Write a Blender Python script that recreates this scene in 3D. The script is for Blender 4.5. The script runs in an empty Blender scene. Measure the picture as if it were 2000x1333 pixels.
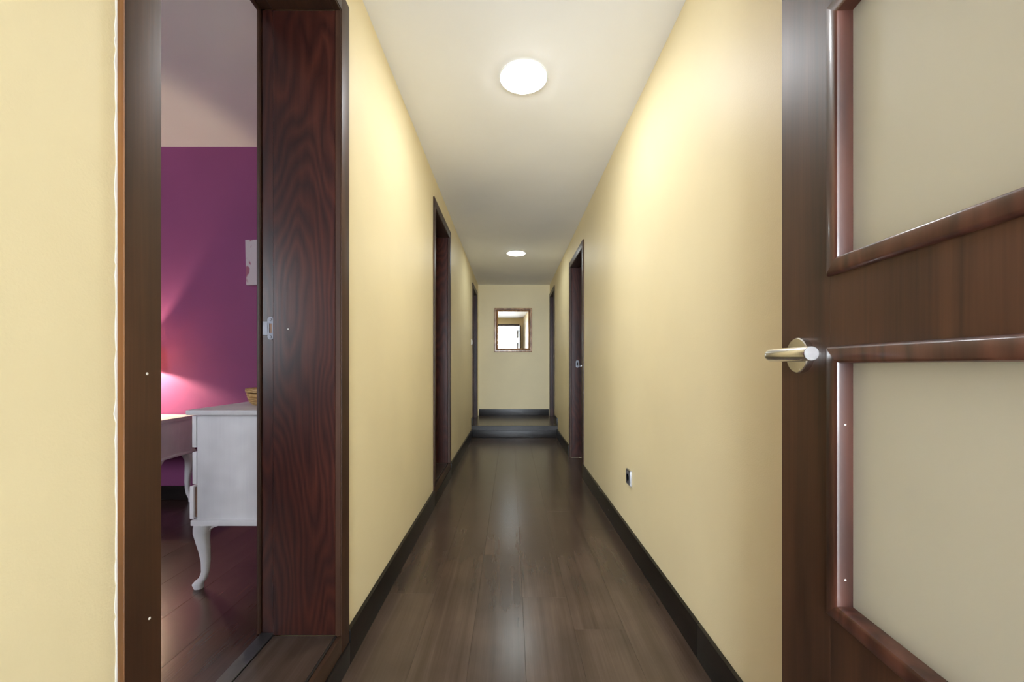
import bpy, bmesh, math, random
from mathutils import Vector, Matrix

random.seed(7)
C = bpy.context.scene.collection
SC = bpy.context.scene

# ------------------------------------------------------------------ camera
HC = 1.02                                    # eye height, metres
cam_d = bpy.data.cameras.new('camera')
cam = bpy.data.objects.new('camera', cam_d)
C.objects.link(cam)
cam.location = (0, 0, HC)
cam.rotation_euler = (math.pi / 2, 0, 0)
cam_d.sensor_width = 36.0
cam_d.lens = 14.4
cam_d.shift_x = 0.001
cam_d.shift_y = 0.02425
cam_d.clip_start = 0.01
SC.camera = cam

# ------------------------------------------------------------------ world, daylight, exposure
SC.view_settings.view_transform = 'Standard'
SC.view_settings.look = 'None'
SC.view_settings.gamma = 1.0
SC.view_settings.use_curve_mapping = False
SC.view_settings.exposure = -0.14
w = bpy.data.worlds.new('world')
SC.world = w
w.use_nodes = True
w.node_tree.nodes['Background'].inputs[0].default_value = (0.80, 0.90, 1.0, 1)
w.node_tree.nodes['Background'].inputs[1].default_value = 1.6
LED_POWER = 102.0


def area(name, loc, rot, sx, sy, power, col):
    l = bpy.data.lights.new(name, 'AREA')
    l.shape = 'RECTANGLE'
    l.size, l.size_y = sx, sy
    l.energy = power
    l.color = col
    o = bpy.data.objects.new(name, l)
    o.location = loc
    o.rotation_euler = rot
    C.objects.link(o)
    return o


# daylight lamps at the windows: the living room behind the camera, the unseen bedroom one
area('living_window_daylight', (-0.45, -4.25, 1.35), (math.pi / 2, 0, 0), 2.2, 2.1, 860, (0.81, 0.90, 1.0))
area('bedroom_window_daylight', (-2.5, -1.45, 1.55), (math.pi / 2, 0, 0), 1.7, 1.3, 230, (0.86, 0.92, 1.0))
SC.cycles.max_bounces = 14
SC.cycles.diffuse_bounces = 8
SC.cycles.glossy_bounces = 6
SC.cycles.transmission_bounces = 10


# ------------------------------------------------------------------ materials
def mat(name):
    m = bpy.data.materials.new(name)
    m.use_nodes = True
    nt = m.node_tree
    return m, nt, nt.nodes['Principled BSDF']


def node(nt, kind, **kw):
    n = nt.nodes.new(kind)
    for k, v in kw.items():
        if k in n.inputs:
            n.inputs[k].default_value = v
        else:
            setattr(n, k, v)
    return n


def ramp(nt, stops):
    r = nt.nodes.new('ShaderNodeValToRGB')
    el = r.color_ramp.elements
    el[0].position, el[0].color = stops[0][0], (*stops[0][1], 1)
    el[1].position, el[1].color = stops[-1][0], (*stops[-1][1], 1)
    for p, c in stops[1:-1]:
        e = el.new(p)
        e.color = (*c, 1)
    return r


def paint(name, col, rough=0.55, bump=0.06, scale=220, mottled=0.04, spec=0.4):
    m, nt, b = mat(name)
    tc = node(nt, 'ShaderNodeTexCoord')
    n1 = node(nt, 'ShaderNodeTexNoise', Scale=1.7, Detail=4.0)
    nt.links.new(tc.outputs['Object'], n1.inputs['Vector'])
    lo = tuple(c * (1 - mottled) for c in col)
    hi = tuple(min(1, c * (1 + mottled)) for c in col)
    r = ramp(nt, [(0.35, lo), (0.65, hi)])
    nt.links.new(n1.outputs['Fac'], r.inputs['Fac'])
    nt.links.new(r.outputs['Color'], b.inputs['Base Color'])
    n2 = node(nt, 'ShaderNodeTexNoise', Scale=scale, Detail=2.0)
    nt.links.new(tc.outputs['Object'], n2.inputs['Vector'])
    bp = node(nt, 'ShaderNodeBump', Strength=bump, Distance=0.004)
    nt.links.new(n2.outputs['Fac'], bp.inputs['Height'])
    nt.links.new(bp.outputs['Normal'], b.inputs['Normal'])
    b.inputs['Roughness'].default_value = rough
    b.inputs['Specular IOR Level'].default_value = spec
    return m


def wood(name, axis, dark, mid, light, rough=0.3, fig=2.2, rings=9.0, ratio=0.10, coat=0.0, vary=0.0, fibre=0.5, spec=0.5):
    """stained timber: grain drawn out along one axis, loops where the board cuts the growth rings"""
    m, nt, b = mat(name)
    L = nt.links.new
    tc = node(nt, 'ShaderNodeTexCoord')
    oi = node(nt, 'ShaderNodeObjectInfo')
    mul = node(nt, 'ShaderNodeVectorMath', operation='SCALE')
    cmb = node(nt, 'ShaderNodeCombineXYZ')
    for i in range(3):
        L(oi.outputs['Random'], cmb.inputs[i])
    L(cmb.outputs[0], mul.inputs[0])
    mul.inputs['Scale'].default_value = 37.0
    add = node(nt, 'ShaderNodeVectorMath', operation='ADD')
    L(tc.outputs['Object'], add.inputs[0])
    L(mul.outputs[0], add.inputs[1])
    mp = node(nt, 'ShaderNodeMapping')
    s = [1.0, 1.0, 1.0]
    s['XYZ'.index(axis)] = ratio
    mp.inputs['Scale'].default_value = s
    L(add.outputs[0], mp.inputs['Vector'])
    n1 = node(nt, 'ShaderNodeTexNoise', Scale=fig, Detail=2.5, Roughness=0.45, Distortion=0.25)
    L(mp.outputs[0], n1.inputs['Vector'])
    k = node(nt, 'ShaderNodeMath', operation='MULTIPLY')
    k.inputs[1].default_value = rings
    L(n1.outputs['Fac'], k.inputs[0])
    pp = node(nt, 'ShaderNodeMath', operation='PINGPONG')
    pp.inputs[1].default_value = 0.5
    L(k.outputs[0], pp.inputs[0])
    mp2 = node(nt, 'ShaderNodeMapping')
    s2 = [1.0, 1.0, 1.0]
    s2['XYZ'.index(axis)] = 0.025
    mp2.inputs['Scale'].default_value = s2
    L(add.outputs[0], mp2.inputs['Vector'])
    n2 = node(nt, 'ShaderNodeTexNoise', Scale=190.0, Detail=3.0)
    L(mp2.outputs[0], n2.inputs['Vector'])
    mx = node(nt, 'ShaderNodeMix', data_type='FLOAT')
    mx.inputs[0].default_value = fibre
    L(pp.outputs[0], mx.inputs[2])
    dbl = node(nt, 'ShaderNodeMath', operation='MULTIPLY')
    dbl.inputs[1].default_value = 0.5
    L(n2.outputs['Fac'], dbl.inputs[0])
    L(dbl.outputs[0], mx.inputs[3])
    r = ramp(nt, [(0.08, dark), (0.24, mid), (0.42, light)])
    L(mx.outputs[0], r.inputs['Fac'])
    # slow blotches of stain
    n3 = node(nt, 'ShaderNodeTexNoise', Scale=3.0, Detail=3.0)
    L(add.outputs[0], n3.inputs['Vector'])
    mr = node(nt, 'ShaderNodeMapRange')
    mr.inputs['From Min'].default_value = 0.3
    mr.inputs['From Max'].default_value = 0.7
    mr.inputs['To Min'].default_value = 0.72
    mr.inputs['To Max'].default_value = 1.22
    L(n3.outputs['Fac'], mr.inputs['Value'])
    last = mr.outputs[0]
    if vary:
        v = node(nt, 'ShaderNodeMapRange')
        v.inputs['To Min'].default_value = 1 - vary
        v.inputs['To Max'].default_value = 1 + vary
        L(oi.outputs['Random'], v.inputs['Value'])
        mm = node(nt, 'ShaderNodeMath', operation='MULTIPLY')
        L(last, mm.inputs[0])
        L(v.outputs[0], mm.inputs[1])
        last = mm.outputs[0]
    sc = node(nt, 'ShaderNodeVectorMath', operation='SCALE')
    L(r.outputs['Color'], sc.inputs[0])
    L(last, sc.inputs['Scale'])
    L(sc.outputs[0], b.inputs['Base Color'])
    bp = node(nt, 'ShaderNodeBump', Strength=0.10, Distance=0.001)
    L(n2.outputs['Fac'], bp.inputs['Height'])
    L(bp.outputs['Normal'], b.inputs['Normal'])
    b.inputs['Roughness'].default_value = rough
    b.inputs['Specular IOR Level'].default_value = spec
    b.inputs['Coat Weight'].default_value = coat
    b.inputs['Coat Roughness'].default_value = 0.12
    return m


def metal(name, col, rough, brush=0.0):
    m, nt, b = mat(name)
    b.inputs['Base Color'].default_value = (*col, 1)
    b.inputs['Metallic'].default_value = 1.0
    tc = node(nt, 'ShaderNodeTexCoord')
    n = node(nt, 'ShaderNodeTexNoise', Scale=120.0, Detail=2.0)
    nt.links.new(tc.outputs['Object'], n.inputs['Vector'])
    mr = node(nt, 'ShaderNodeMapRange')
    mr.inputs['To Min'].default_value = rough * 0.8
    mr.inputs['To Max'].default_value = rough * 1.25
    nt.links.new(n.outputs['Fac'], mr.inputs['Value'])
    nt.links.new(mr.outputs[0], b.inputs['Roughness'])
    return m


def plain(name, col, rough=0.5, scale=60, amt=0.06, spec=0.5):
    return paint(name, col, rough, 0.03, scale, amt, spec)


def emitter(name, col, strength):
    m, nt, b = mat(name)
    b.inputs['Base Color'].default_value = (0.9, 0.9, 0.9, 1)
    b.inputs['Emission Color'].default_value = (*col, 1)
    b.inputs['Emission Strength'].default_value = strength
    return m


M = {}
M['yellow'] = paint('yellow_wall_paint', (0.84, 0.725, 0.455), 0.5, 0.10, 260, 0.03, 0.35)
M['white_paint'] = paint('white_ceiling_paint', (0.88, 0.88, 0.88), 0.7, 0.05, 180, 0.02, 0.2)
M['living_paint'] = paint('living_room_paint', (0.86, 0.85, 0.82), 0.7, 0.05, 180, 0.02, 0.2)
M['pale_bounce'] = paint('pale_bounce_floor', (0.75, 0.73, 0.70), 0.4, 0.02, 40, 0.05)  # unseen floor kept pale so it bounces daylight up to the corridor ceiling
M['purple'] = paint('purple_wall_paint', (0.255, 0.068, 0.18), 0.6, 0.06, 180, 0.05, 0.2)
M['lilac'] = paint('lilac_wall_paint', (0.55, 0.45, 0.55), 0.6, 0.06, 180, 0.03, 0.2)
W_D, W_M, W_L = (0.014, 0.004, 0.003), (0.034, 0.009, 0.006), (0.062, 0.016, 0.009)
M['jamb'] = wood('mahogany_upright', 'Z', (0.018, 0.005, 0.004), (0.044, 0.011, 0.007), (0.074, 0.019, 0.011), 0.30, 3.6, 26.0, 0.22, 0.0, 0, 0.55)
M['wood_z'] = wood('dark_wood_upright', 'Z', (0.026, 0.011, 0.0055), (0.047, 0.019, 0.009), (0.070, 0.029, 0.0135), 0.45, 5.0, 8.0, 0.05, 0.0, 0, 0.6, 0.4)
M['wood_y'] = wood('dark_wood_lengthwise', 'Y', (0.022, 0.010, 0.005), (0.042, 0.019, 0.009), (0.066, 0.030, 0.013), 0.42, 5.0, 8.0, 0.05, 0.0, 0, 0.6)
M['wood_x'] = wood('dark_wood_crosswise', 'X', (0.022, 0.010, 0.005), (0.042, 0.019, 0.009), (0.066, 0.030, 0.013), 0.42, 5.0, 8.0, 0.05, 0.0, 0, 0.6)
M['bead'] = wood('red_mahogany_bead', 'Z', (0.034, 0.010, 0.006), (0.062, 0.019, 0.011), (0.095, 0.032, 0.019), 0.40, 9.0, 8.0, 0.2, 0.3, 0, 0.4)
M['raw_edge'] = wood('bare_wood_edge', 'Z', (0.11, 0.040, 0.012), (0.19, 0.075, 0.022), (0.26, 0.11, 0.035), 0.4, 8.0, 8.0, 0.06, 0.1, 0, 0.5)
M['base'] = wood('black_brown_baseboard', 'Y', (0.006, 0.005, 0.004), (0.010, 0.008, 0.007), (0.016, 0.012, 0.010), 0.34, 5.0, 6.0, 0.04, 0.0, 0, 0.6, 0.3)
M['base_x'] = wood('black_brown_baseboard_cross', 'X', (0.006, 0.005, 0.004), (0.010, 0.008, 0.007), (0.016, 0.012, 0.010), 0.34, 5.0, 6.0, 0.04, 0.0, 0, 0.6, 0.3)
M['plank'] = wood('dark_laminate', 'Y', (0.056, 0.036, 0.025), (0.071, 0.046, 0.033), (0.090, 0.060, 0.044), 0.25, 7.0, 7.0, 0.035, 0.0, 0.06, 0.6, 0.6)
M['plank_bed'] = wood('reddish_laminate', 'Y', (0.042, 0.020, 0.016), (0.054, 0.026, 0.021), (0.070, 0.034, 0.027), 0.26, 7.0, 7.0, 0.035, 0.0, 0.08, 0.6)
M['joint'] = plain('dark_joint_filler', (0.012, 0.008, 0.006), 0.6)
M['steel'] = metal('brushed_steel', (0.76, 0.75, 0.74), 0.24)
M['strike'] = metal('zinc_plated_steel', (0.24, 0.245, 0.27), 0.5)
M['strip'] = metal('dark_anodised_strip', (0.16, 0.17, 0.18), 0.42)
M['gilt'] = wood('antique_gilt', 'Z', (0.24, 0.095, 0.025), (0.42, 0.20, 0.07), (0.62, 0.36, 0.16), 0.35, 9.0, 6.0, 0.3, 0.2, 0, 0.5)
M['gilt_dark'] = plain('brown_gilt_line', (0.10, 0.035, 0.012), 0.4)
M['white_furn'] = wood('whitewashed_furniture', 'Z', (0.73, 0.73, 0.77), (0.76, 0.76, 0.79), (0.79, 0.79, 0.82), 0.5, 6.0, 8.0, 0.2, 0, 0, 0.7)
M['drawer_side'] = plain('brown_drawer_side', (0.22, 0.12, 0.08), 0.6)
M['wicker'] = wood('golden_woven_straw', 'X', (0.26, 0.15, 0.04), (0.48, 0.30, 0.11), (0.70, 0.50, 0.23), 0.45, 20.0, 10.0, 0.2, 0, 0, 0.5)
M['chip'] = plain('bare_plaster', (0.86, 0.84, 0.80), 0.8)
M['white_plastic'] = plain('white_plastic', (0.80, 0.80, 0.78), 0.35, 60, 0.02)
M['graphite'] = plain('graphite_plastic', (0.10, 0.10, 0.115), 0.3, 60, 0.04)
M['silver_plastic'] = metal('silver_plastic', (0.50, 0.51, 0.54), 0.35)
M['black'] = plain('black_void', (0.006, 0.006, 0.006), 0.7)
m, nt, b = mat('linen_shade')
b.inputs['Base Color'].default_value = (0.85, 0.72, 0.62, 1)
b.inputs['Roughness'].default_value = 0.9
tr = node(nt, 'ShaderNodeBsdfTranslucent')
tr.inputs['Color'].default_value = (0.85, 0.68, 0.55, 1)
mixs = node(nt, 'ShaderNodeMixShader')
mixs.inputs[0].default_value = 0.35
nt.links.new(b.outputs[0], mixs.inputs[1])
nt.links.new(tr.outputs[0], mixs.inputs[2])
nt.links.new(mixs.outputs[0], nt.nodes['Material Output'].inputs['Surface'])
M['shade'] = m
M['led'] = emitter('led_diffuser', (0.94, 0.96, 1.0), LED_POWER)
M['led_far'] = emitter('led_diffuser_far', (0.90, 0.97, 0.97), LED_POWER * 0.56)
M['curtain'] = plain('white_curtain', (0.86, 0.86, 0.86), 0.8)

m, nt, b = mat('mirror_silver')
b.inputs['Base Color'].default_value = (0.93, 0.94, 0.95, 1)
b.inputs['Metallic'].default_value = 1.0
b.inputs['Roughness'].default_value = 0.01
M['mirror'] = m

# glass etched on one face: the etched face scatters what passes through, the other faces stay clear
m, nt, b = mat('frosted_glass')
out = nt.nodes['Material Output']
nt.nodes.remove(b)


def blend(nt, fac, a, b_):
    mx = node(nt, 'ShaderNodeMixShader')
    mx.inputs[0].default_value = fac
    nt.links.new(a.outputs[0], mx.inputs[1])
    nt.links.new(b_.outputs[0], mx.inputs[2])
    return mx


tr = node(nt, 'ShaderNodeBsdfTranslucent')
tr.inputs['Color'].default_value = (0.98, 0.97, 0.92, 1)
rf = node(nt, 'ShaderNodeBsdfRefraction')
rf.inputs['Color'].default_value = (0.98, 0.99, 0.98, 1)
rf.inputs['Roughness'].default_value = 0.6
rf.inputs['IOR'].default_value = 1.3
tp = node(nt, 'ShaderNodeBsdfTransparent')
df = node(nt, 'ShaderNodeBsdfDiffuse')
df.inputs['Color'].default_value = (0.95, 0.90, 0.72, 1)
gl = node(nt, 'ShaderNodeBsdfGlossy')
gl.inputs['Roughness'].default_value = 0.45
a_ = blend(nt, 0.30, tr, rf)
a_ = blend(nt, 0.12, a_, tp)
a_ = blend(nt, 0.27, a_, df)
a_ = blend(nt, 0.05, a_, gl)
nt.links.new(a_.outputs[0], out.inputs['Surface'])
M['frost'] = m
m, nt, b = mat('clear_glass_face')
out = nt.nodes['Material Output']
tp = node(nt, 'ShaderNodeBsdfTransparent')
tp.inputs['Color'].default_value = (0.97, 0.98, 0.97, 1)
b.inputs['Base Color'].default_value = (0.8, 0.86, 0.84, 1)
b.inputs['Roughness'].default_value = 0.03
nt.links.new(blend(nt, 0.05, tp, b).outputs[0], out.inputs['Surface'])
M['clear_face'] = m

# clear window glass that lets daylight through
m, nt, b = mat('window_glass')
out = nt.nodes['Material Output']
tp = node(nt, 'ShaderNodeBsdfTransparent')
b.inputs['Base Color'].default_value = (0.9, 0.95, 0.95, 1)
b.inputs['Roughness'].default_value = 0.02
mixs = node(nt, 'ShaderNodeMixShader')
mixs.inputs[0].default_value = 0.08
nt.links.new(tp.outputs[0], mixs.inputs[1])
nt.links.new(b.outputs[0], mixs.inputs[2])
nt.links.new(mixs.outputs[0], out.inputs['Surface'])
M['glass'] = m

# canvas: off-white with a few strokes of dusty pink
m, nt, b = mat('painted_canvas')
tc = node(nt, 'ShaderNodeTexCoord')
mp = node(nt, 'ShaderNodeMapping')
mp.inputs['Scale'].default_value = (16, 16, 9)
mp.inputs['Rotation'].default_value = (0, 0.5, 0)
nt.links.new(tc.outputs['Object'], mp.inputs['Vector'])
n1 = node(nt, 'ShaderNodeTexNoise', Scale=1.0, Detail=1.0, Distortion=1.4)
nt.links.new(mp.outputs[0], n1.inputs['Vector'])
r = ramp(nt, [(0.60, (0.52, 0.48, 0.52)), (0.66, (0.34, 0.12, 0.18))])
nt.links.new(n1.outputs['Fac'], r.inputs['Fac'])
nt.links.new(r.outputs['Color'], b.inputs['Base Color'])
b.inputs['Roughness'].default_value = 0.75
M['canvas'] = m


# ------------------------------------------------------------------ mesh helpers
class MB:
    """collects shapes; build() links them as one mesh object"""

    def __init__(self):
        self.bm = bmesh.new()

    def box(self, x0, x1, y0, y1, z0, z1, bev=0.0, seg=1):
        t = bmesh.new()
        vs = [t.verts.new((x, y, z)) for x in (min(x0, x1), max(x0, x1)) for y in (min(y0, y1), max(y0, y1)) for z in (min(z0, z1), max(z0, z1))]
        for f in ((0, 1, 3, 2), (4, 6, 7, 5), (0, 4, 5, 1), (2, 3, 7, 6), (0, 2, 6, 4), (1, 5, 7, 3)):
            t.faces.new([vs[i] for i in f])
        if bev:
            bmesh.ops.bevel(t, geom=list(t.edges), offset=bev, segments=seg, profile=0.7, affect='EDGES')
        self.merge(t)
        return self

    def merge(self, t, mtx=None):
        bmesh.ops.recalc_face_normals(t, faces=list(t.faces))
        if mtx:
            bmesh.ops.transform(t, matrix=mtx, verts=list(t.verts))
        me = bpy.data.meshes.new('tmp')
        t.to_mesh(me)
        t.free()
        self.bm.from_mesh(me)
        bpy.data.meshes.remove(me)

    def loft(self, rings, cap=True):
        """rings: lists of points with equal counts"""
        t = bmesh.new()
        R = [[t.verts.new(p) for p in r] for r in rings]
        n = len(rings[0])
        for a, b_ in zip(R, R[1:]):
            for i in range(n):
                t.faces.new((a[i], a[(i + 1) % n], b_[(i + 1) % n], b_[i]))
        if cap:
            t.faces.new(R[0][::-1])
            t.faces.new(R[-1])
        self.merge(t)
        return self

    def lathe(self, prof, c=(0, 0, 0), n=40, axis='Z', cap=True):
        """prof: (radius, height) pairs"""
        rings = []
        for r, h in prof:
            ring = []
            for i in range(n):
                a = 2 * math.pi * i / n
                u, v = r * math.cos(a), r * math.sin(a)
                p = {'Z': (u, v, h), 'X': (h, u, v), 'Y': (u, h, v)}[axis]
                ring.append((c[0] + p[0], c[1] + p[1], c[2] + p[2]))
            rings.append(ring)
        return self.loft(rings, cap)

    def build(self, name, m, parent=None, smooth=True):
        me = bpy.data.meshes.new(name)
        self.bm.to_mesh(me)
        self.bm.free()
        ms = m if isinstance(m, (list, tuple)) else [m]
        for q in ms:
            me.materials.append(M[q])
        if smooth:
            for p in me.polygons:
                p.use_smooth = True
            me.set_sharp_from_angle(angle=math.radians(35))
        o = bpy.data.objects.new(name, me)
        C.objects.link(o)
        if parent is not None:
            o.parent = parent
        return o


def tag(o, label, cat, group=None, kind=None):
    o['label'] = label
    o['category'] = cat
    if group:
        o['group'] = group
    if kind:
        o['kind'] = kind
    return o


def empty(name, label, cat, loc=(0, 0, 0), rz=0.0, group=None, kind=None):
    o = bpy.data.objects.new(name, None)
    o.empty_display_size = 0.1
    o.location = loc
    o.rotation_euler = (0, 0, rz)
    C.objects.link(o)
    return tag(o, label, cat, group, kind)


def mitred(y0, y1, z0, z1, prof, sign=-1, x=0.0):
    """four mitred sides of a rectangular frame lying in the y-z plane.
    prof = closed outline of (inward, proud); proud goes towards sign*x. Returns four MB: bottom, top, near, far"""
    res = []
    for side in ('bottom', 'top', 'near', 'far'):
        r0, r1 = [], []
        for u, v in prof:
            X = x + sign * v
            if side == 'bottom':
                r0.append((X, y0 + u, z0 + u)); r1.append((X, y1 - u, z0 + u))
            elif side == 'top':
                r0.append((X, y0 + u, z1 - u)); r1.append((X, y1 - u, z1 - u))
            elif side == 'near':
                r0.append((X, y0 + u, z0 + u)); r1.append((X, y0 + u, z1 - u))
            else:
                r0.append((X, y1 - u, z0 + u)); r1.append((X, y1 - u, z1 - u))
        res.append(MB().loft([r0, r1]))
    return res


# ------------------------------------------------------------------ dimensions
XL, XR = -0.5617, 0.6625           # corridor wall faces
H = 2.405                          # corridor ceiling
YS, YE = 5.80, 7.00                # step up to the landing, end wall
TL, TR = 0.26, 0.14                # wall thicknesses
BED_Z, LAND_Z = 0.14, 0.17         # raised floors
BED_BACK, BED_H = 2.70, 2.465

# name: side, clear opening y0..y1, floor level, head
DOORS = [
    ('door_1', 'L', 0.646, 1.335, BED_Z, 2.18),
    ('door_2', 'L', 3.012, 3.708, BED_Z, 2.18),
    ('door_3', 'R', 3.782, 4.548, 0.0, 2.11),
    ('door_4', 'L', 6.010, 6.690, LAND_Z, 2.17),
    ('door_5', 'R', 6.262, 6.888, LAND_Z, 2.18),
]
J = 0.03                           # jamb board thickness


def side_wall(name, side, label):
    mb = MB()
    x0, x1 = (XL - TL, XL) if side == 'L' else (XR, XR + TR)
    ds = [d for d in DOORS if d[1] == side]
    y = -0.14
    for d in ds:
        mb.box(x0, x1, y, d[2] - J, -0.05, 2.6)
        mb.box(x0, x1, d[2] - J, d[3] + J, d[5] + J, 2.6)
        if d[4] > 0:
            mb.box(x0, x1, d[2] - J, d[3] + J, -0.05, d[4] - 0.012)
        y = d[3] + J
    mb.box(x0, x1, y, YE + 0.14, -0.05, 2.6)
    return tag(mb.build(name, 'yellow', None, False), label, 'wall', kind='structure')


side_wall('wall_left', 'L', 'long pale yellow painted wall on the left of the corridor')
side_wall('wall_right', 'R', 'long pale yellow painted wall on the right, with the socket')
mb = MB().box(XL, XR, YE, YE + 0.14, -0.05, 2.6)
tag(mb.build('wall_end', 'yellow', None, False), 'yellow wall closing the corridor, behind the mirror', 'wall', kind='structure')
mb = MB().box(XL - 0.1, XR + 0.1, 0, YE + 0.14, H, H + 0.19)
tag(mb.build('ceiling', 'white_paint', None, False), 'white plaster ceiling of the corridor with two round lights', 'ceiling', kind='structure')

# front wall with the doorway the camera stands in
DX0, DX1, DZ = -0.40, 0.484, 2.13
mb = MB()
mb.box(XL, DX0 - J, -0.14, 0, -0.05, 2.6)
mb.box(DX1 + J, XR, -0.14, 0, -0.05, 2.6)
mb.box(DX0 - J, DX1 + J, -0.14, 0, DZ + J, 2.6)
tag(mb.build('wall_front', 'yellow', None, False), 'yellow wall around the glazed door opening, seen in the mirror', 'wall', kind='structure')

# ------------------------------------------------------------------ floors
_plank_mesh = {}


def plank(parent, x0, x1, y0, y1, top, m, th=0.012):
    g = 0.00015
    key = (round(x1 - x0, 4), round(y1 - y0, 4), m)
    if key not in _plank_mesh:
        hx, hy = (x1 - x0) / 2 - g, (y1 - y0) / 2 - g
        o = MB().box(-hx, hx, -hy, hy, -th, 0, 0.0005).build('plank', m, parent, False)
        _plank_mesh[key] = o.data
    else:
        o = bpy.data.objects.new('plank', _plank_mesh[key])
        C.objects.link(o)
        o.parent = parent
    o.location = ((x0 + x1) / 2, (y0 + y1) / 2, top - 0.0005)
    return o


def plank_field(parent, xs, ya, yb, starts, length, top, m):
    for i, (x0, x1) in enumerate(zip(xs, xs[1:])):
        y = starts[i % len(starts)]
        while y > ya:
            y -= length
        while y < yb - 1e-6:
            a, b_ = max(y, ya), min(y + length, yb)
            if b_ - a > 0.02:
                plank(parent, x0, x1, a, b_, top, m)
            y += length


fl = tag(MB().box(XL, XR, -0.14, YS, -0.05, -0.0125).build('floor', 'joint', None, False),
         'dark brown laminate floor running down the corridor', 'floor', kind='structure')
xs = [XL, -0.340, -0.145, 0.050, 0.245, 0.440, XR]
plank_field(fl, xs, -0.14, YS, [0.55, 1.02, 0.93, 1.805, 0.30, 1.25], 1.285, 0.0, 'plank')
plank(fl, XR + 0.001, XR + TR, 3.782, 4.548, 0.0, 'plank')

ld = tag(MB().box(XL, XR, YS + 0.02, YE, -0.05, LAND_Z - 0.0125).build('floor_landing', 'joint', None, False),
         'raised laminate landing one step up at the corridor end', 'floor', kind='structure')
plank_field(ld, xs, YS + 0.022, YE, [5.3, 5.9, 5.6], 1.285, LAND_Z, 'plank')

bf = tag(MB().box(-4.0, XL - TL, -1.2, BED_BACK, -0.05, BED_Z - 0.0125).build('floor_bedroom', 'joint', None, False),
         'reddish brown laminate floor of the purple bedroom', 'floor', kind='structure')
xb = [XL - TL + 0.0 - 0.195 * k for k in range(17)][::-1]
xb[0] = -4.0
plank_field(bf, xb, -1.2, BED_BACK, [0.3, 0.75, 0.05, 1.0, 0.5], 1.285, BED_Z, 'plank_bed')

# ------------------------------------------------------------------ bedroom shell
tag(MB().box(-4.1, XL - TL, BED_BACK, BED_BACK + 0.12, -0.05, 2.7).build('wall_bedroom_back', 'purple', None, False),
    'deep purple bedroom wall seen through the near left doorway', 'wall', kind='structure')
tag(MB().box(-4.1, -4.0, -1.3, BED_BACK, -0.05, 2.7).build('wall_bedroom_left', 'purple', None, False),
    'purple side wall of the bedroom beyond the doorway, out of sight', 'wall', kind='structure')
BWX0, BWX1, BWZ0, BWZ1 = -3.3, -1.7, 0.95, 2.15  # unseen window wall, invented to let daylight into the bedroom
mb = MB()
mb.box(-4.0, BWX0, -1.32, -1.2, -0.05, 2.7)
mb.box(BWX1, XL - TL + 0.1, -1.32, -1.2, -0.05, 2.7)
mb.box(BWX0, BWX1, -1.32, -1.2, -0.05, BWZ0)
mb.box(BWX0, BWX1, -1.32, -1.2, BWZ1, 2.7)
tag(mb.build('wall_bedroom_front', 'lilac', None, False), 'lilac bedroom wall holding the bedroom window, out of sight', 'wall', kind='structure')
tag(MB().box(-4.1, XL - TL, -1.32, BED_BACK + 0.1, BED_H, BED_H + 0.1).build('ceiling_bedroom', 'white_paint', None, False),
    'greyish white ceiling of the purple bedroom', 'ceiling', kind='structure')
tag(MB().box(XL - TL, XL - TL + 0.1, -1.32, -0.14, -0.05, 2.7).build('wall_bedroom_right', 'lilac', None, False),
    'lilac bedroom wall between bedroom and living room, out of sight', 'wall', kind='structure')
tag(MB().box(-4.0, XL - TL - 0.02, BED_BACK - 0.014, BED_BACK, BED_Z, BED_Z + 0.09, 0.003).build('baseboard_bedroom', 'base_x', None),
    'black baseboard along the purple bedroom wall', 'baseboard', kind='structure')


def window(name, label, x0, x1, z0, z1, y0, y1):
    e = empty(name, label, 'window', ((x0 + x1) / 2, (y0 + y1) / 2, z0), kind='structure')
    hx, hz, hy = (x1 - x0) / 2, z1 - z0, 0.03
    f = 0.06
    for a, b_ in ((-hx, -hx + f), (hx - f, hx), (-f / 2, f / 2)):
        MB().box(a, b_, -hy, hy, 0, hz, 0.004).build('window_frame', 'white_plastic', e)
    for a, b_ in ((-hx + f, -f / 2), (f / 2, hx - f)):
        MB().box(a, b_, -hy, hy, 0, f, 0.004).build('window_rail', 'white_plastic', e)
        MB().box(a, b_, -hy, hy, hz - f, hz, 0.004).build('window_rail', 'white_plastic', e)
        MB().box(a, b_, -0.003, 0.003, f, hz - f).build('pane', 'glass', e)
    return e


window('window_1', 'white framed bedroom window on the wall out of sight', BWX0, BWX1, BWZ0, BWZ1, -1.32, -1.2)

# ------------------------------------------------------------------ living room behind the camera (invented to let daylight in; the mirror and the gloss reflect it)
LX0, LX1, LY, LH = -2.6, 3.2, -4.0, 2.6
tag(MB().box(LX0, LX1, LY, -0.14, -0.05, 0.0).build('floor_living', 'pale_bounce', None, False), 'floor of the room behind the camera, made pale to bounce daylight', 'floor', kind='structure')
tag(MB().box(LX0, LX1, LY - 0.1, -0.14, LH, LH + 0.1).build('ceiling_living', 'living_paint', None, False), 'white ceiling of the room behind the camera', 'ceiling', kind='structure')
tag(MB().box(LX0 - 0.1, LX0, LY - 0.1, -1.33, -0.05, LH).build('wall_living_left', 'living_paint', None, False), 'white wall behind the camera on the left', 'wall', kind='structure')
tag(MB().box(LX1, LX1 + 0.1, LY - 0.1, -0.14, -0.05, LH).build('wall_living_right', 'living_paint', None, False), 'white wall behind the camera on the right', 'wall', kind='structure')
tag(MB().box(XR + TR, LX1, -0.14, 0.0, -0.05, LH).build('wall_living_front', 'living_paint', None, False), 'white wall behind the camera beside the glazed doorway', 'wall', kind='structure')
tag(MB().box(LX0, -0.73, -1.46, -1.33, -0.05, LH).build('wall_living_partition', 'living_paint', None, False), 'white partition behind the camera backing the bedroom', 'wall', kind='structure')
mb = MB()
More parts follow.
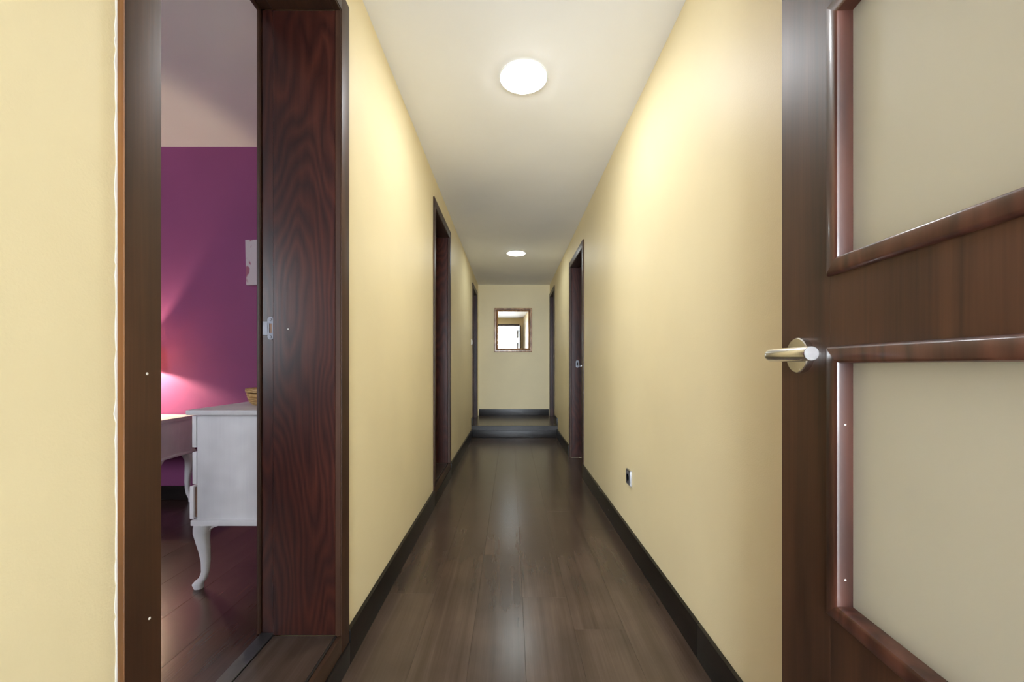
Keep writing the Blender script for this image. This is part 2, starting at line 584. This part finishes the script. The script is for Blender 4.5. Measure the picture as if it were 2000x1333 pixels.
LW0, LW1, LWZ0, LWZ1 = -1.6, 0.7, 0.25, 2.4
mb.box(LX0, LW0, LY - 0.1, LY, -0.05, LH)
mb.box(LW1, LX1, LY - 0.1, LY, -0.05, LH)
mb.box(LW0, LW1, LY - 0.1, LY, -0.05, LWZ0)
mb.box(LW0, LW1, LY - 0.1, LY, LWZ1, LH)
tag(mb.build('wall_living_back', 'living_paint', None, False), 'white wall with the wide window, far behind the camera', 'wall', kind='structure')
window('window_2', 'wide white framed window reflected in the mirror', LW0, LW1, LWZ0, LWZ1, LY - 0.1, LY)

# ------------------------------------------------------------------ door frames
CW, CP = 0.0615, 0.011             # casing width and projection


def door_frame(name, side, y0, y1, zs, zh, label, nosill=False, leaf=True, rebate=None, t=None):
    s = -1 if side == 'L' else 1
    wx = XL if side == 'L' else XR
    t = t or (TL if side == 'L' else TR)
    e = empty(name, label, 'door', (wx, (y0 + y1) / 2, zs), kind='structure')
    ym = (y0 + y1) / 2
    a, b_ = y0 - ym, y1 - ym
    top = zh - zs
    zb = -0.06 if (zs > 0 and zs < 0.16) else 0.0          # bedroom casings drop past the sill
    X = lambda d: s * d

    def bx(d0, d1, yy0, yy1, z0, z1, nm, m, bev=0.002, seg=1):
        return MB().box(X(d0), X(d1), yy0, yy1, z0, z1, bev, seg).build(nm, m, e)
    # casings on the corridor face
    bx(-CP, 0.0, a - CW, a, zb, top + CW, 'casing', 'wood_z', 0.003, 2)
    bx(-CP, 0.0, b_, b_ + CW, zb, top + CW, 'casing', 'wood_z', 0.003, 2)
    bx(-CP, 0.0, a, b_, top, top + CW, 'head_casing', 'wood_y', 0.003, 2)
    # narrow bead where casing meets jamb
    for yy0, yy1 in ((a - 0.004, a + 0.003), (b_ - 0.003, b_ + 0.004)):
        bx(-CP + 0.003, 0.010, yy0, yy1, 0, top, 'bead', 'wood_z', 0.0015)
    bx(-CP + 0.003, 0.010, a, b_, top - 0.003, top + 0.004, 'head_bead', 'wood_y', 0.0015)
    # jamb boards: main board and the rebate the leaf shuts into
    rb = t - 0.045
    for yy0, yy1, r0, r1 in ((a - J, a, a - J, a - 0.012), (b_, b_ + J, b_ + 0.012, b_ + J)):
        bx(0.0105, rb, yy0, yy1, 0, top, 'jamb', 'jamb', 0.002)
        bx(rb + 0.0005, t - 0.002, r0, r1, 0, top + 0.012, 'rebate', 'jamb', 0.001)
        k = a if yy1 <= 0 else b_
        q = -1 if k == a else 1
        bx(t - 0.002, t + CP, k + q * 0.004, k + q * (CW + 0.01), 0, top + CW, 'room_casing', 'wood_z', 0.003)
    bx(0.0105, rb, a, b_, top, top + J, 'head_jamb', 'wood_y', 0.002)
    bx(rb + 0.0005, t - 0.002, a - 0.012, b_ + 0.012, top + 0.012, top + J, 'head_rebate', 'wood_y', 0.001)
    bx(t - 0.002, t + CP, a - CW, b_ + CW, top + 0.004, top + CW, 'room_head_casing', 'wood_y', 0.003)
    # sill for the raised rooms
    if zb < 0:
        bx(-CP + 0.001, 0.004, a, b_, zb, -0.001, 'sill', 'wood_y', 0.003, 2)
        bx(0.005, 0.012, a, b_, -0.010, 0.001, 'sill_strip', 'joint', 0.001)
        o = MB().box(X(0.013), X(t - 0.048), a + 0.001, b_ - 0.001, -0.011, 0.0, 0.001).build('threshold_board', 'plank', e, False)
        MB().box(X(t - 0.047), X(t - 0.001), a - 0.011, b_ + 0.011, -0.011, 0.0035, 0.0015).build('threshold_strip', 'strip', e, False)
    elif zs > 0:
        MB().box(X(0.001), X(t - 0.001), a + 0.001, b_ - 0.001, -0.011, 0.0, 0.001).build('threshold_board', 'plank', e, False)
    if leaf:  # unseen closed leaf, added to block light leaking through the opening
        l = MB().box(X(t + 0.001), X(t + 0.038), a - 0.003, b_ + 0.003, 0.006, top + 0.008, 0.002).build('blocker_leaf', 'wood_z', e)
        MB().lathe([(0.026, X(t - 0.008)), (0.026, X(t + 0.001))], (0, b_ - 0.06, 1.02), 24, 'X').box(
            X(t - 0.05), X(t - 0.035), b_ - 0.17, b_ - 0.05, 1.012, 1.028, 0.004, 2).box(
            X(t - 0.05), X(t - 0.008), b_ - 0.067, b_ - 0.053, 1.013, 1.027, 0.003).build('door_handle', 'steel', l)
    return e


d1 = door_frame('door_1', 'L', 0.646, 1.335, BED_Z, 2.18, 'dark mahogany frame of the open doorway to the purple bedroom', leaf=False)
door_frame('door_2', 'L', 3.012, 3.708, BED_Z, 2.18, 'dark door frame midway along the left wall', )
d3 = door_frame('door_3', 'R', 3.782, 4.548, 0.0, 2.11, 'dark door frame midway along the right wall, strike plate inside')
door_frame('door_4', 'L', 6.010, 6.690, LAND_Z, 2.17, 'dark door frame on the landing, left of the mirror')
door_frame('door_5', 'R', 6.262, 6.888, LAND_Z, 2.18, 'dark door frame on the landing, right of the mirror')

# details of the nearest frame ------------------------------------------------
ym1 = (0.646 + 1.335) / 2
ya, yb_ = 0.646 - ym1, 1.335 - ym1
# worn, unstained edge of the near casing, facing the camera
o = MB().box(0.0005, CP - 0.0006, ya - CW - 0.0012, ya - CW + 0.0015, -0.06, 2.04 + CW, 0.0005).build('casing_edge', 'raw_edge', d1)
o['label'] = 'worn bare orange brown edge of the casing'


def stadium(rw, rh, n=10):
    """outline of a plate with rounded ends (u across, v up)"""
    pts = []
    r = rw
    for k in range(n + 1):
        a = math.pi * k / n
        pts.append((r * math.cos(a), rh - r + r * math.sin(a)))
    for k in range(n + 1):
        a = math.pi + math.pi * k / n
        pts.append((r * math.cos(a), -rh + r + r * math.sin(a)))
    return pts


def strike_plate(parent, x, y, z, hw, hh, lip):
    """plate on a jamb face that looks towards -y; lip runs towards the room side"""
    e = MB()
    outer = stadium(hw, hh)
    t = bmesh.new()
    hu, hv = hw * 0.42, hh * 0.42
    inner = []
    for u, v in outer:                                     # rectangular latch hole reached by matching the outline
        sc_ = max(abs(u) / hu, abs(v) / hv, 1e-6)
        inner.append((u / sc_, v / sc_))
    n = len(outer)
    for dy in (-0.0025, 0.0):
        pass
    fo = [t.verts.new((x + u, y - 0.0025, z + v)) for u, v in outer]
    fi = [t.verts.new((x + u, y - 0.0025, z + v)) for u, v in inner]
    bo = [t.verts.new((x + u, y, z + v)) for u, v in outer]
    bi = [t.verts.new((x + u, y, z + v)) for u, v in inner]
    for i in range(n):
        j = (i + 1) % n
        t.faces.new((fo[i], fo[j], fi[j], fi[i]))
        t.faces.new((fo[i], bo[i], bo[j], fo[j]))
        t.faces.new((fi[i], fi[j], bi[j], bi[i]))
    e.merge(t)
    if lip:
        e.box(x - hw - 0.016, x - hw + 0.002, y - 0.0025, y, z - hh * 0.62, z + hh * 0.62, 0.001)
    p = e.build('strike_plate', 'strike', parent)
    MB().box(x - hu, x + hu, y - 0.0006, y - 0.0001, z - hv, z + hv).build('latch_hole', 'raw_edge' if lip else 'black', p, False)
    for q in (-1, 1):
        MB().lathe([(0.0044, -0.0038), (0.0036, -0.0046)], (x, y, z + q * hh * 0.76), 14, 'Y').build('screw', 'strike', p)
    return p


# jamb face of the rebate is 12 mm behind the main board
strike_plate(d1, -0.2275, yb_ + 0.0118, 1.0035, 0.0105, 0.0375, True)
ym3 = (3.782 + 4.548) / 2
strike_plate(d3, 0.075, 4.548 - ym3 - 0.0002, 1.04, 0.018, 0.042, False)
# filled nail holes
for (d, y, z) in ((-0.0111, 0.62 - ym1, 1.0),):
    MB().lathe([(0.0022, 0.0), (0.0016, 0.0006)], (CP, y, HC - 15 * 0.0008 - BED_Z), 10, 'X').build('nail_filler', 'chip', d1)
MB().lathe([(0.0022, 0.0), (0.0016, 0.0006)], (CP, 0.624 - ym1, HC - 0.385 - BED_Z), 10, 'X').build('nail_filler', 'chip', d1)
MB().lathe([(0.0026, 0.0002), (0.002, -0.0004)], (-0.165, yb_, HC + 0.12 - BED_Z), 10, 'Y').build('nail_filler', 'chip', d1)

# chipped line of bare plaster where the yellow paint stops at the near casing
mb = MB()
t = bmesh.new()
zz = 0.09
pts = []
while zz < 2.24:
    pts.append((zz, 0.0012 + 0.0022 * abs(random.gauss(0, 1)) * (1.9 if 1.55 < zz < 1.75 or random.random() < 0.08 else 0.8)))
    zz += random.uniform(0.006, 0.022)
yc = 0.646 - CW - 0.0012
front = []
for z_, wd in pts:
    wd = min(wd * 0.75, 0.006)
    front.append((t.verts.new((XL + 0.0012, yc, z_)), t.verts.new((XL + 0.0008, yc - wd, z_)), t.verts.new((XL, yc - wd - 0.0004, z_))))
for p, q in zip(front, front[1:]):
    t.faces.new((p[0], p[1], q[1], q[0]))
    t.faces.new((p[1], p[2], q[2], q[1]))
mb.merge(t)
tag(mb.build('trim_1', 'chip', None, False), 'ragged white plaster line between yellow paint and the near casing', 'trim', kind='structure')

# ------------------------------------------------------------------ baseboards
BH, BT = 0.12, 0.015


def baseboard(name, label, x0, x1, y0, y1, z0, z1, m='base'):
    return tag(MB().box(x0, x1, y0, y1, z0, z1, 0.004, 2).build(name, m), label, 'baseboard', kind='structure')


L = (XL, XL + BT)
R = (XR - BT, XR)
baseboard('baseboard_left', 'black baseboard on the left wall, stretch nearest the camera', *L, 0.02, 0.646 - CW - 0.001, 0, BH)
baseboard('baseboard_left', 'low black baseboard under the bedroom door sill', *L, 0.646 - CW, 1.335 + CW, 0, 0.079)
baseboard('baseboard_left', 'black baseboard on the left wall between the first two doorways', *L, 1.335 + CW + 0.001, 3.012 - CW - 0.001, 0, BH)
baseboard('baseboard_left', 'low black baseboard under the second left door sill', *L, 3.012 - CW, 3.708 + CW, 0, 0.079)
baseboard('baseboard_left', 'black baseboard on the left wall up to the step', *L, 3.708 + CW + 0.001, YS, 0, BH)
baseboard('baseboard_left', 'short black baseboard on the landing, left of the step', *L, YS - 0.004, 6.010 - CW - 0.001, LAND_Z, LAND_Z + 0.11)
MBR = 1.43
b1 = baseboard('baseboard_right', 'black baseboard on the right wall, length nearest the camera', *R, 0.02, MBR, 0, BH)
b2 = baseboard('baseboard_right', 'black baseboard with white chips below the wall socket', *R, MBR + 0.001, 3.782 - CW - 0.001, 0, BH)
baseboard('baseboard_right', 'black baseboard on the right wall between doorway and step', *R, 4.548 + CW + 0.001, YS, 0, BH)
baseboard('baseboard_right', 'short black baseboard on the landing, right of the step', *R, YS - 0.004, 6.262 - CW - 0.001, LAND_Z, LAND_Z + 0.11)
baseboard('baseboard_end', 'black baseboard under the mirror wall on the landing', XL + BT, XR - BT, YE - BT, YE, LAND_Z, LAND_Z + 0.11, 'base_x')
for (y, z, s_) in ((2.98, 0.112, 0.010), (3.03, 0.118, 0.007), (2.72, 0.062, 0.006)):
    t = bmesh.new()
    vs = [t.verts.new((XR - BT - 0.0004, y + s_ * math.cos(a) * random.uniform(0.6, 1.4), z + 0.5 * s_ * math.sin(a))) for a in [k * math.pi / 4 for k in range(8)]]
    t.faces.new(vs)
    mb = MB(); mb.merge(t)
    mb.build('paint_chip', 'chip', b2, False)
# the step up
tag(MB().box(XL + BT, XR - BT, YS - 0.012, YS + 0.002, 0, 0.105, 0.006, 2).build('trim_2', 'base_x'),
    'black baseboard along the foot of the step', 'trim', kind='structure')
tag(MB().box(XL, XR, YS + 0.0025, YS + 0.0215, 0.0, LAND_Z, 0.003).build('trim_3', 'base_x'),
    'dark riser edge of the single step up', 'trim', kind='structure')

# ------------------------------------------------------------------ ceiling lights
def ceiling_light(x, y, label, led):
    e = empty('ceiling_light', label, 'ceiling light', (x, y, H), group='round corridor ceiling lights')
    MB().lathe([(0.112, 0.0), (0.1135, -0.005), (0.1125, -0.009), (0.1105, -0.009), (0.1105, -0.004), (0.0, -0.004)], n=64, cap=False).build('rim', 'white_plastic', e)
    MB().lathe([(0.110, -0.004), (0.110, -0.010), (0.098, -0.013), (0.05, -0.0145), (0.0005, -0.015)], n=64).build('diffuser', led, e)
    return e


ceiling_light(0.060, 1.96, 'round white LED ceiling light nearest the camera', 'led')
ceiling_light(0.063, 5.02, 'round white LED ceiling light over the far end before the step', 'led_far')

# ------------------------------------------------------------------ glazed door leaf
LEAF = 0.7507
ANG = -math.atan(0.08375)
gd = empty('glazed_door', 'open dark wood door with frosted glass panes and a steel lever handle', 'door', (0.4454, 0.020, 0.0), ANG)
T = 0.040
ST = 0.131
Z0, Z1 = 0.008, 2.105
panes = [(0.108, 0.525), (0.634, 1.050), (1.159, 1.577), (1.686, 1.995)]
MB().box(0, T, 0, ST, Z0, Z1, 0.0004).build('stile', 'wood_z', gd)
MB().box(0, T, LEAF - ST, LEAF, Z0, Z1, 0.0004).build('stile', 'wood_z', gd)
zz = [Z0] + [v for p in panes for v in p] + [Z1]
for k in range(0, len(zz), 2):
    MB().box(0.0, T, ST, LEAF - ST, zz[k], zz[k + 1]).build('rail', 'wood_y' if k in (0, 8) else 'wood_z', gd, False)
prof = [(0.0, -0.015), (0.0, 0.004), (0.002, 0.007), (0.005, 0.0085), (0.021, 0.0085), (0.0245, 0.0065), (0.026, 0.003), (0.026, -0.015)]
for (a, b_) in panes:
    gp = MB().box(0.0155, 0.0205, ST + 0.004, LEAF - ST - 0.004, a + 0.004, b_ - 0.004).build('glass_pane', ['frost', 'clear_face'], gd, False)
    for p in gp.data.polygons:
        p.material_index = 0 if p.normal.x < -0.9 else 1
    gp['label'] = 'frosted glass pane'
    for mb in mitred(ST, LEAF - ST, a, b_, prof, -1, 0.0):
        mb.build('glazing_bead', 'bead', gd)
    for mb in mitred(ST, LEAF - ST, a, b_, [(u, v - 0.0045 if v < 0 else v) for u, v in prof], 1, T):
        mb.build('glazing_bead', 'bead', gd)
for z in (0.932, 0.700):
    MB().lathe([(0.0016, 0.0002), (0.0012, -0.0006)], (0.004, LEAF - ST - 0.026, z), 10, 'Y').build('pin', 'chip', gd)


def lever(sgn, x):
    h = MB().lathe([(0.0295, 0.0), (0.0300, sgn * 0.002), (0.0300, sgn * 0.010), (0.0288, sgn * 0.0115), (0.0005, sgn * 0.0118)], (x, LEAF - 0.0635, 1.038), 48, 'X').build('handle_rose', 'steel', gd)
    # neck, elbow and grip as one bent bar
    R0, off, y0 = 0.0108, 0.058, LEAF - 0.0635
    path = [(0.008, 0)] + [(0.02, 0), (off - 0.016, 0)]
    rings = []

    def ring(cx, cy, ang):
        c, s = math.cos(ang), math.sin(ang)
        return [(x + sgn * (cx + R0 * math.cos(a) * s), y0 + cy + R0 * math.cos(a) * c, 1.038 + R0 * math.sin(a)) for a in [2 * math.pi * k / 28 for k in range(28)]]
    for cx, cy in path:
        rings.append(ring(cx, cy, 0.0))
    for k in range(1, 9):
        a = k / 8 * math.pi / 2
        rings.append(ring(off - 0.016 + 0.016 * math.sin(a), -0.016 * (1 - math.cos(a)), a))
    rings.append(ring(off, -0.116, math.pi / 2))
    rings.append([((p[0] - x - sgn * off) * 0.94 + x + sgn * off, y0 - 0.1172, 1.038 + (p[2] - 1.038) * 0.94) for p in rings[-1]])
    MB().loft(rings).build('lever', 'steel', gd)


lever(-1, 0.0)
lever(1, T)
MB().lathe([(0.0016, 0.0), (0.0010, -0.0006)], (-0.007, LEAF - 0.0555, 1.0095), 10, 'Z').build('set_screw', 'black', gd)
for z in (0.25, 1.05, 1.85):
    MB().lathe([(0.007, z - 0.05), (0.007, z + 0.05)], (-0.004, -0.006, 0), 14).build('hinge', 'steel', gd)

# frame of that door (out of the picture except in the mirror)
e = empty('door_6', 'dark frame of the glazed door, seen in the mirror', 'door', ((DX0 + DX1) / 2, 0, 0), kind='structure')
c6 = (DX0 + DX1) / 2
hw = (DX1 - DX0) / 2
for a, b_ in ((-hw - CW, -hw), (hw, hw + CW)):
    MB().box(a, b_, 0.0, CP, 0, DZ + CW, 0.003).build('casing', 'wood_z', e)
    MB().box(a, b_, -0.14 - CP, -0.14, 0, DZ + CW, 0.003).build('casing', 'wood_z', e)
MB().box(-hw, hw, 0.0, CP, DZ, DZ + CW, 0.003).build('head_casing', 'wood_x', e)
MB().box(-hw, hw, -0.14 - CP, -0.14, DZ, DZ + CW, 0.003).build('head_casing', 'wood_x', e)
MB().box(-hw - J, -hw, -0.14, 0, 0, DZ).build('jamb', 'jamb', e, False)
MB().box(hw, hw + J, -0.14, 0, 0, DZ).build('jamb', 'jamb', e, False)
MB().box(-hw - J, hw + J, -0.14, 0, DZ, DZ + J).build('head_jamb', 'wood_x', e, False)

# ------------------------------------------------------------------ wall mirror at the end
mw, mh = 0.638, 0.745
mir = empty('wall_mirror', 'gilt framed rectangular mirror hanging on the end wall', 'mirror', (0.037, YE - 0.004, 1.258))
MIR_TILT, MIR_YAW = math.radians(1.0), math.radians(1.05)
mir.rotation_euler = (MIR_TILT, 0, MIR_YAW)
rot = Matrix.Rotation(-math.pi / 2, 4, 'Z')                # frame drawn in y-z, turned to face -y


def mir_build(mb, nm, m):
    bmesh.ops.transform(mb.bm, matrix=rot, verts=list(mb.bm.verts))
    return mb.build(nm, m, mir)


# local plane after rotation: (x,y,z)->(y,-x,z); proud sign +x -> -y (towards the corridor)
B0 = 0.012
outer = [(0, B0 - 0.010), (0, B0 + 0.014), (0.008, B0 + 0.022), (0.026, B0 + 0.022), (0.030, B0 + 0.012), (0.030, B0 - 0.010)]
line = [(0.0302, B0 - 0.010), (0.0302, B0 + 0.012), (0.0345, B0 + 0.013), (0.0375, B0 + 0.012), (0.0375, B0 - 0.010)]
inner = [(0.0377, B0 - 0.010), (0.0377, B0 + 0.016), (0.046, B0 + 0.018), (0.060, B0 + 0.006), (0.060, B0 - 0.010)]
for prf, nm, mt in ((outer, 'frame_rail', 'gilt'), (line, 'frame_line', 'gilt_dark'), (inner, 'frame_lip', 'gilt')):
    for mb in mitred(-mw / 2, mw / 2, 0, mh, prf, 1, 0.0):
        mir_build(mb, nm, mt)
mir_build(MB().box(B0 - 0.006, B0 + 0.001, -mw / 2 + 0.045, mw / 2 - 0.045, 0.045, mh - 0.045), 'mirror_glass', 'mirror')

# ------------------------------------------------------------------ socket and switch
so = empty('power_socket', 'small graphite power socket low on the right wall', 'socket', (XR, 2.283, 0.398))
MB().box(-0.009, 0, -0.042, 0.042, -0.042, 0.042, 0.003, 2).build('cover_plate', 'silver_plastic', so)
MB().box(-0.0125, -0.009, -0.036, 0.036, -0.036, 0.036, 0.002, 2).build('insert', 'graphite', so)
MB().lathe([(0.021, -0.0128), (0.021, -0.0126), (0.0195, -0.0126), (0.0195, -0.0128)], (0, 0, 0), 28, 'X').build('well', 'black', so)
for q in (-1, 1):
    MB().lathe([(0.003, -0.0136), (0.003, -0.0126)], (0, q * 0.0095, 0), 12, 'X').build('pin_hole', 'black', so)
sw = empty('light_switch', 'small white light switch on the left wall before the landing door', 'switch', (XL, 5.82, 1.355))
MB().box(0, 0.010, -0.040, 0.040, -0.040, 0.040, 0.003, 2).build('cover_plate', 'white_plastic', sw)
MB().box(0.010, 0.015, -0.026, 0.026, -0.026, 0.026, 0.002, 2).build('rocker', 'white_plastic', sw)


# ------------------------------------------------------------------ bedroom furniture
def cabriole(height, toe, scale=1.0, top_w=0.052):
    """S-curved leg, foot at z=0; toe = unit direction (x, y) the knee and toe point to"""
    # (height fraction, offset along toe, half width along toe, half width across)
    st = [(0.0, 0.016, 0.013, 0.012), (0.018, 0.0165, 0.0145, 0.0135), (0.075, 0.019, 0.017, 0.0145), (0.115, 0.012, 0.0165, 0.014),
          (0.17, 0.001, 0.0125, 0.0125), (0.26, -0.005, 0.0115, 0.0120), (0.42, -0.006, 0.0135, 0.0135), (0.58, -0.002, 0.0165, 0.0155),
          (0.74, 0.004, 0.0205, 0.0185), (0.86, 0.007, 0.0240, 0.0220), (0.94, 0.001, 0.0290, 0.0265), (1.0, -0.006, 0.0330, 0.0300)]
    px, py = toe
    rings = []
    for f, off, wl, wa in st:
        off, wl, wa = off * scale, wl * scale, wa * scale
        ring = []
        for k in range(16):
            a = 2 * math.pi * k / 16
            ca, sa = math.cos(a), math.sin(a)
            ca = math.copysign(abs(ca) ** 0.7, ca)
            sa = math.copysign(abs(sa) ** 0.7, sa)
            u, v = off + wl * ca, wa * sa
            ring.append((px * u - py * v, py * u + px * v, f * height))
        rings.append(ring)
    return MB().loft(rings)


DR = empty('chest_of_drawers', 'white painted chest of drawers with curved legs in the bedroom', 'chest of drawers', (-1.04, 2.11, BED_Z))
ox, oy, oz = DR.location


def dbx(x0, x1, y0, y1, z0, z1, nm, m='white_furn', bev=0.003, parent=DR):
    return MB().box(x0 - ox, x1 - ox, y0 - oy, y1 - oy, z0 - oz, z1 - oz, bev, 2).build(nm, m, parent)


dbx(-1.226, -0.836, 1.600, 2.620, 0.418, 0.830, 'body', bev=0.002)
dbx(-1.250, -0.832, 1.572, 2.648, 0.830, 0.850, 'top', bev=0.005)
dbx(-1.247, -0.834, 1.592, 2.628, 0.396, 0.418, 'base_moulding', bev=0.005)
for (z0, z1, xo) in ((0.700, 0.824, 0.0), (0.556, 0.682, -0.001), (0.4195, 0.548, 0.010)):
    dw = dbx(-1.249 - xo, -1.233 - xo, 1.604, 2.614, z0, z1, 'drawer')
    if True:
        dbx(-1.2328 - xo, -1.2262, 1.612, 2.608, z0 + 0.006, z1 - 0.006, 'drawer_box', 'drawer_side', 0.0, dw).parent = dw
for (x, y, tx, ty) in ((-1.216, 1.622, -1, -0.15), (-1.216, 2.598, -1, 0.15), (-0.88, 1.637, 0.2, -1), (-0.88, 2.583, 0.2, 1)):
    ln = math.hypot(tx, ty)
    l = cabriole(0.2565, (tx / ln, ty / ln), 1.12).build('leg', 'white_furn', DR)
    l.location = (x - ox, y - oy, 0)
    # scroll bracket under the frame
    g = 1 if x < -1 else -1
    hh = 0.2560
    MB().loft([[(x - ox + g * 0.020, y - oy - 0.010 + 0.020 * k, hh - 0.030), (x - ox + g * 0.020, y - oy - 0.010 + 0.020 * k, hh),
                (x - ox + g * 0.062, y - oy - 0.010 + 0.020 * k, hh), (x - ox + g * 0.060, y - oy - 0.010 + 0.020 * k, hh - 0.008),
                (x - ox + g * 0.040, y - oy - 0.010 + 0.020 * k, hh - 0.014)] for k in (0, 1)]).build('bracket', 'white_furn', l).parent = l
    l.children[0].location = (-(x - ox), -(y - oy), 0)

# woven bowl on the chest
bw = empty('woven_bowl', 'golden woven straw bowl on top of the white chest of drawers', 'bowl', (-1.060, 1.785, 0.8502))
rp = [(0.050, 0.0), (0.056, 0.003), (0.066, 0.012)]
for k in range(7):
    z = 0.014 + k * 0.0058
    r_ = 0.066 + 0.012 * (k / 6) ** 0.6
    rp += [(r_ + 0.0022, z + 0.0018), (r_ + 0.0005, z + 0.0054)]
inn = [(0.070, 0.053), (0.066, 0.035), (0.058, 0.012), (0.0005, 0.008)]
MB().lathe([(0.0005, 0.0)] + rp + inn, n=40).build('basket', 'wicker', bw)
MB().lathe([(0.0765, 0.056), (0.082, 0.057), (0.0835, 0.064), (0.083, 0.072), (0.078, 0.0745), (0.073, 0.071), (0.073, 0.057)], n=40).build('rim', 'wicker', bw)
for o in bw.children:
    pass

# bedside table with a lamp, on the far side of the bedroom
NS = empty('bedside_table', 'white bedside table with curved legs against the purple wall', 'table', (-2.30, 2.53, BED_Z))
ox, oy, oz = NS.location


def nbx(x0, x1, y0, y1, z0, z1, nm, bev=0.003):
    return MB().box(x0 - ox, x1 - ox, y0 - oy, y1 - oy, z0 - oz, z1 - oz, bev, 2).build(nm, 'white_furn', NS)


nbx(-2.535, -2.055, 2.355, 2.690, 0.678, 0.700, 'top', 0.005)
nbx(-2.515, -2.072, 2.378, 2.684, 0.474, 0.678, 'body')
nbx(-2.522, -2.064, 2.370, 2.688, 0.456, 0.474, 'base_moulding', 0.006)
nbx(-2.500, -2.088, 2.364, 2.378, 0.490, 0.664, 'drawer')
for (x, y, tx, ty) in ((-2.090, 2.402, -0.3, -1), (-2.498, 2.402, 0.3, -1), (-2.090, 2.655, 1, 0.1), (-2.498, 2.655, -1, 0.1)):
    ln = math.hypot(tx, ty)
    l = cabriole(0.3155, (tx / ln, ty / ln), 1.1).build('leg', 'white_furn', NS)
    l.location = (x - ox, y - oy, 0)

tl = empty('table_lamp', 'small bedside lamp glowing warm, hidden behind the near casing', 'lamp', (-2.40, 2.53, 0.7002))
MB().lathe([(0.055, 0.0), (0.058, 0.006), (0.050, 0.016), (0.022, 0.030), (0.034, 0.070), (0.042, 0.11), (0.030, 0.165), (0.010, 0.19), (0.010, 0.32), (0.0005, 0.321)], n=32).build('lamp_base', 'white_plastic', tl)
MB().lathe([(0.118, 0.300), (0.092, 0.450), (0.090, 0.450), (0.116, 0.300), (0.118, 0.300)], n=40, cap=False).build('lamp_shade', 'shade', tl)
MB().lathe([(0.012, 0.322), (0.024, 0.345), (0.022, 0.363), (0.0005, 0.373)], n=20).build('bulb', 'white_plastic', tl)
for i in range(3):
    a = i * 2.1
    MB().box(0.0, 0.1, -0.001, 0.001, 0.312, 0.315).build('shade_arm', 'strike', tl).rotation_euler = (0, 0, a)
pl = bpy.data.lights.new('bulb_light', 'POINT')
pl.energy = 26.0
pl.color = (1.0, 0.78, 0.50)
pl.shadow_soft_size = 0.012
po = bpy.data.objects.new('bulb_light', pl)
po.location = (0.03, 0.0, 0.335)
po.parent = tl
C.objects.link(po)

# canvas on the purple wall
cv = empty('canvas_picture', 'pale canvas with faint pink strokes on the purple wall', 'picture', (-1.585, BED_BACK, 1.70))
cv.rotation_euler = (0, math.radians(-1.3), 0)
MB().box(-0.15, 0.15, -0.022, -0.002, -0.148, 0.148, 0.003, 2).build('canvas', 'canvas', cv)
MB().box(-0.14, 0.14, -0.002, 0.0, -0.138, 0.138).build('stretcher', 'raw_edge', cv, False)
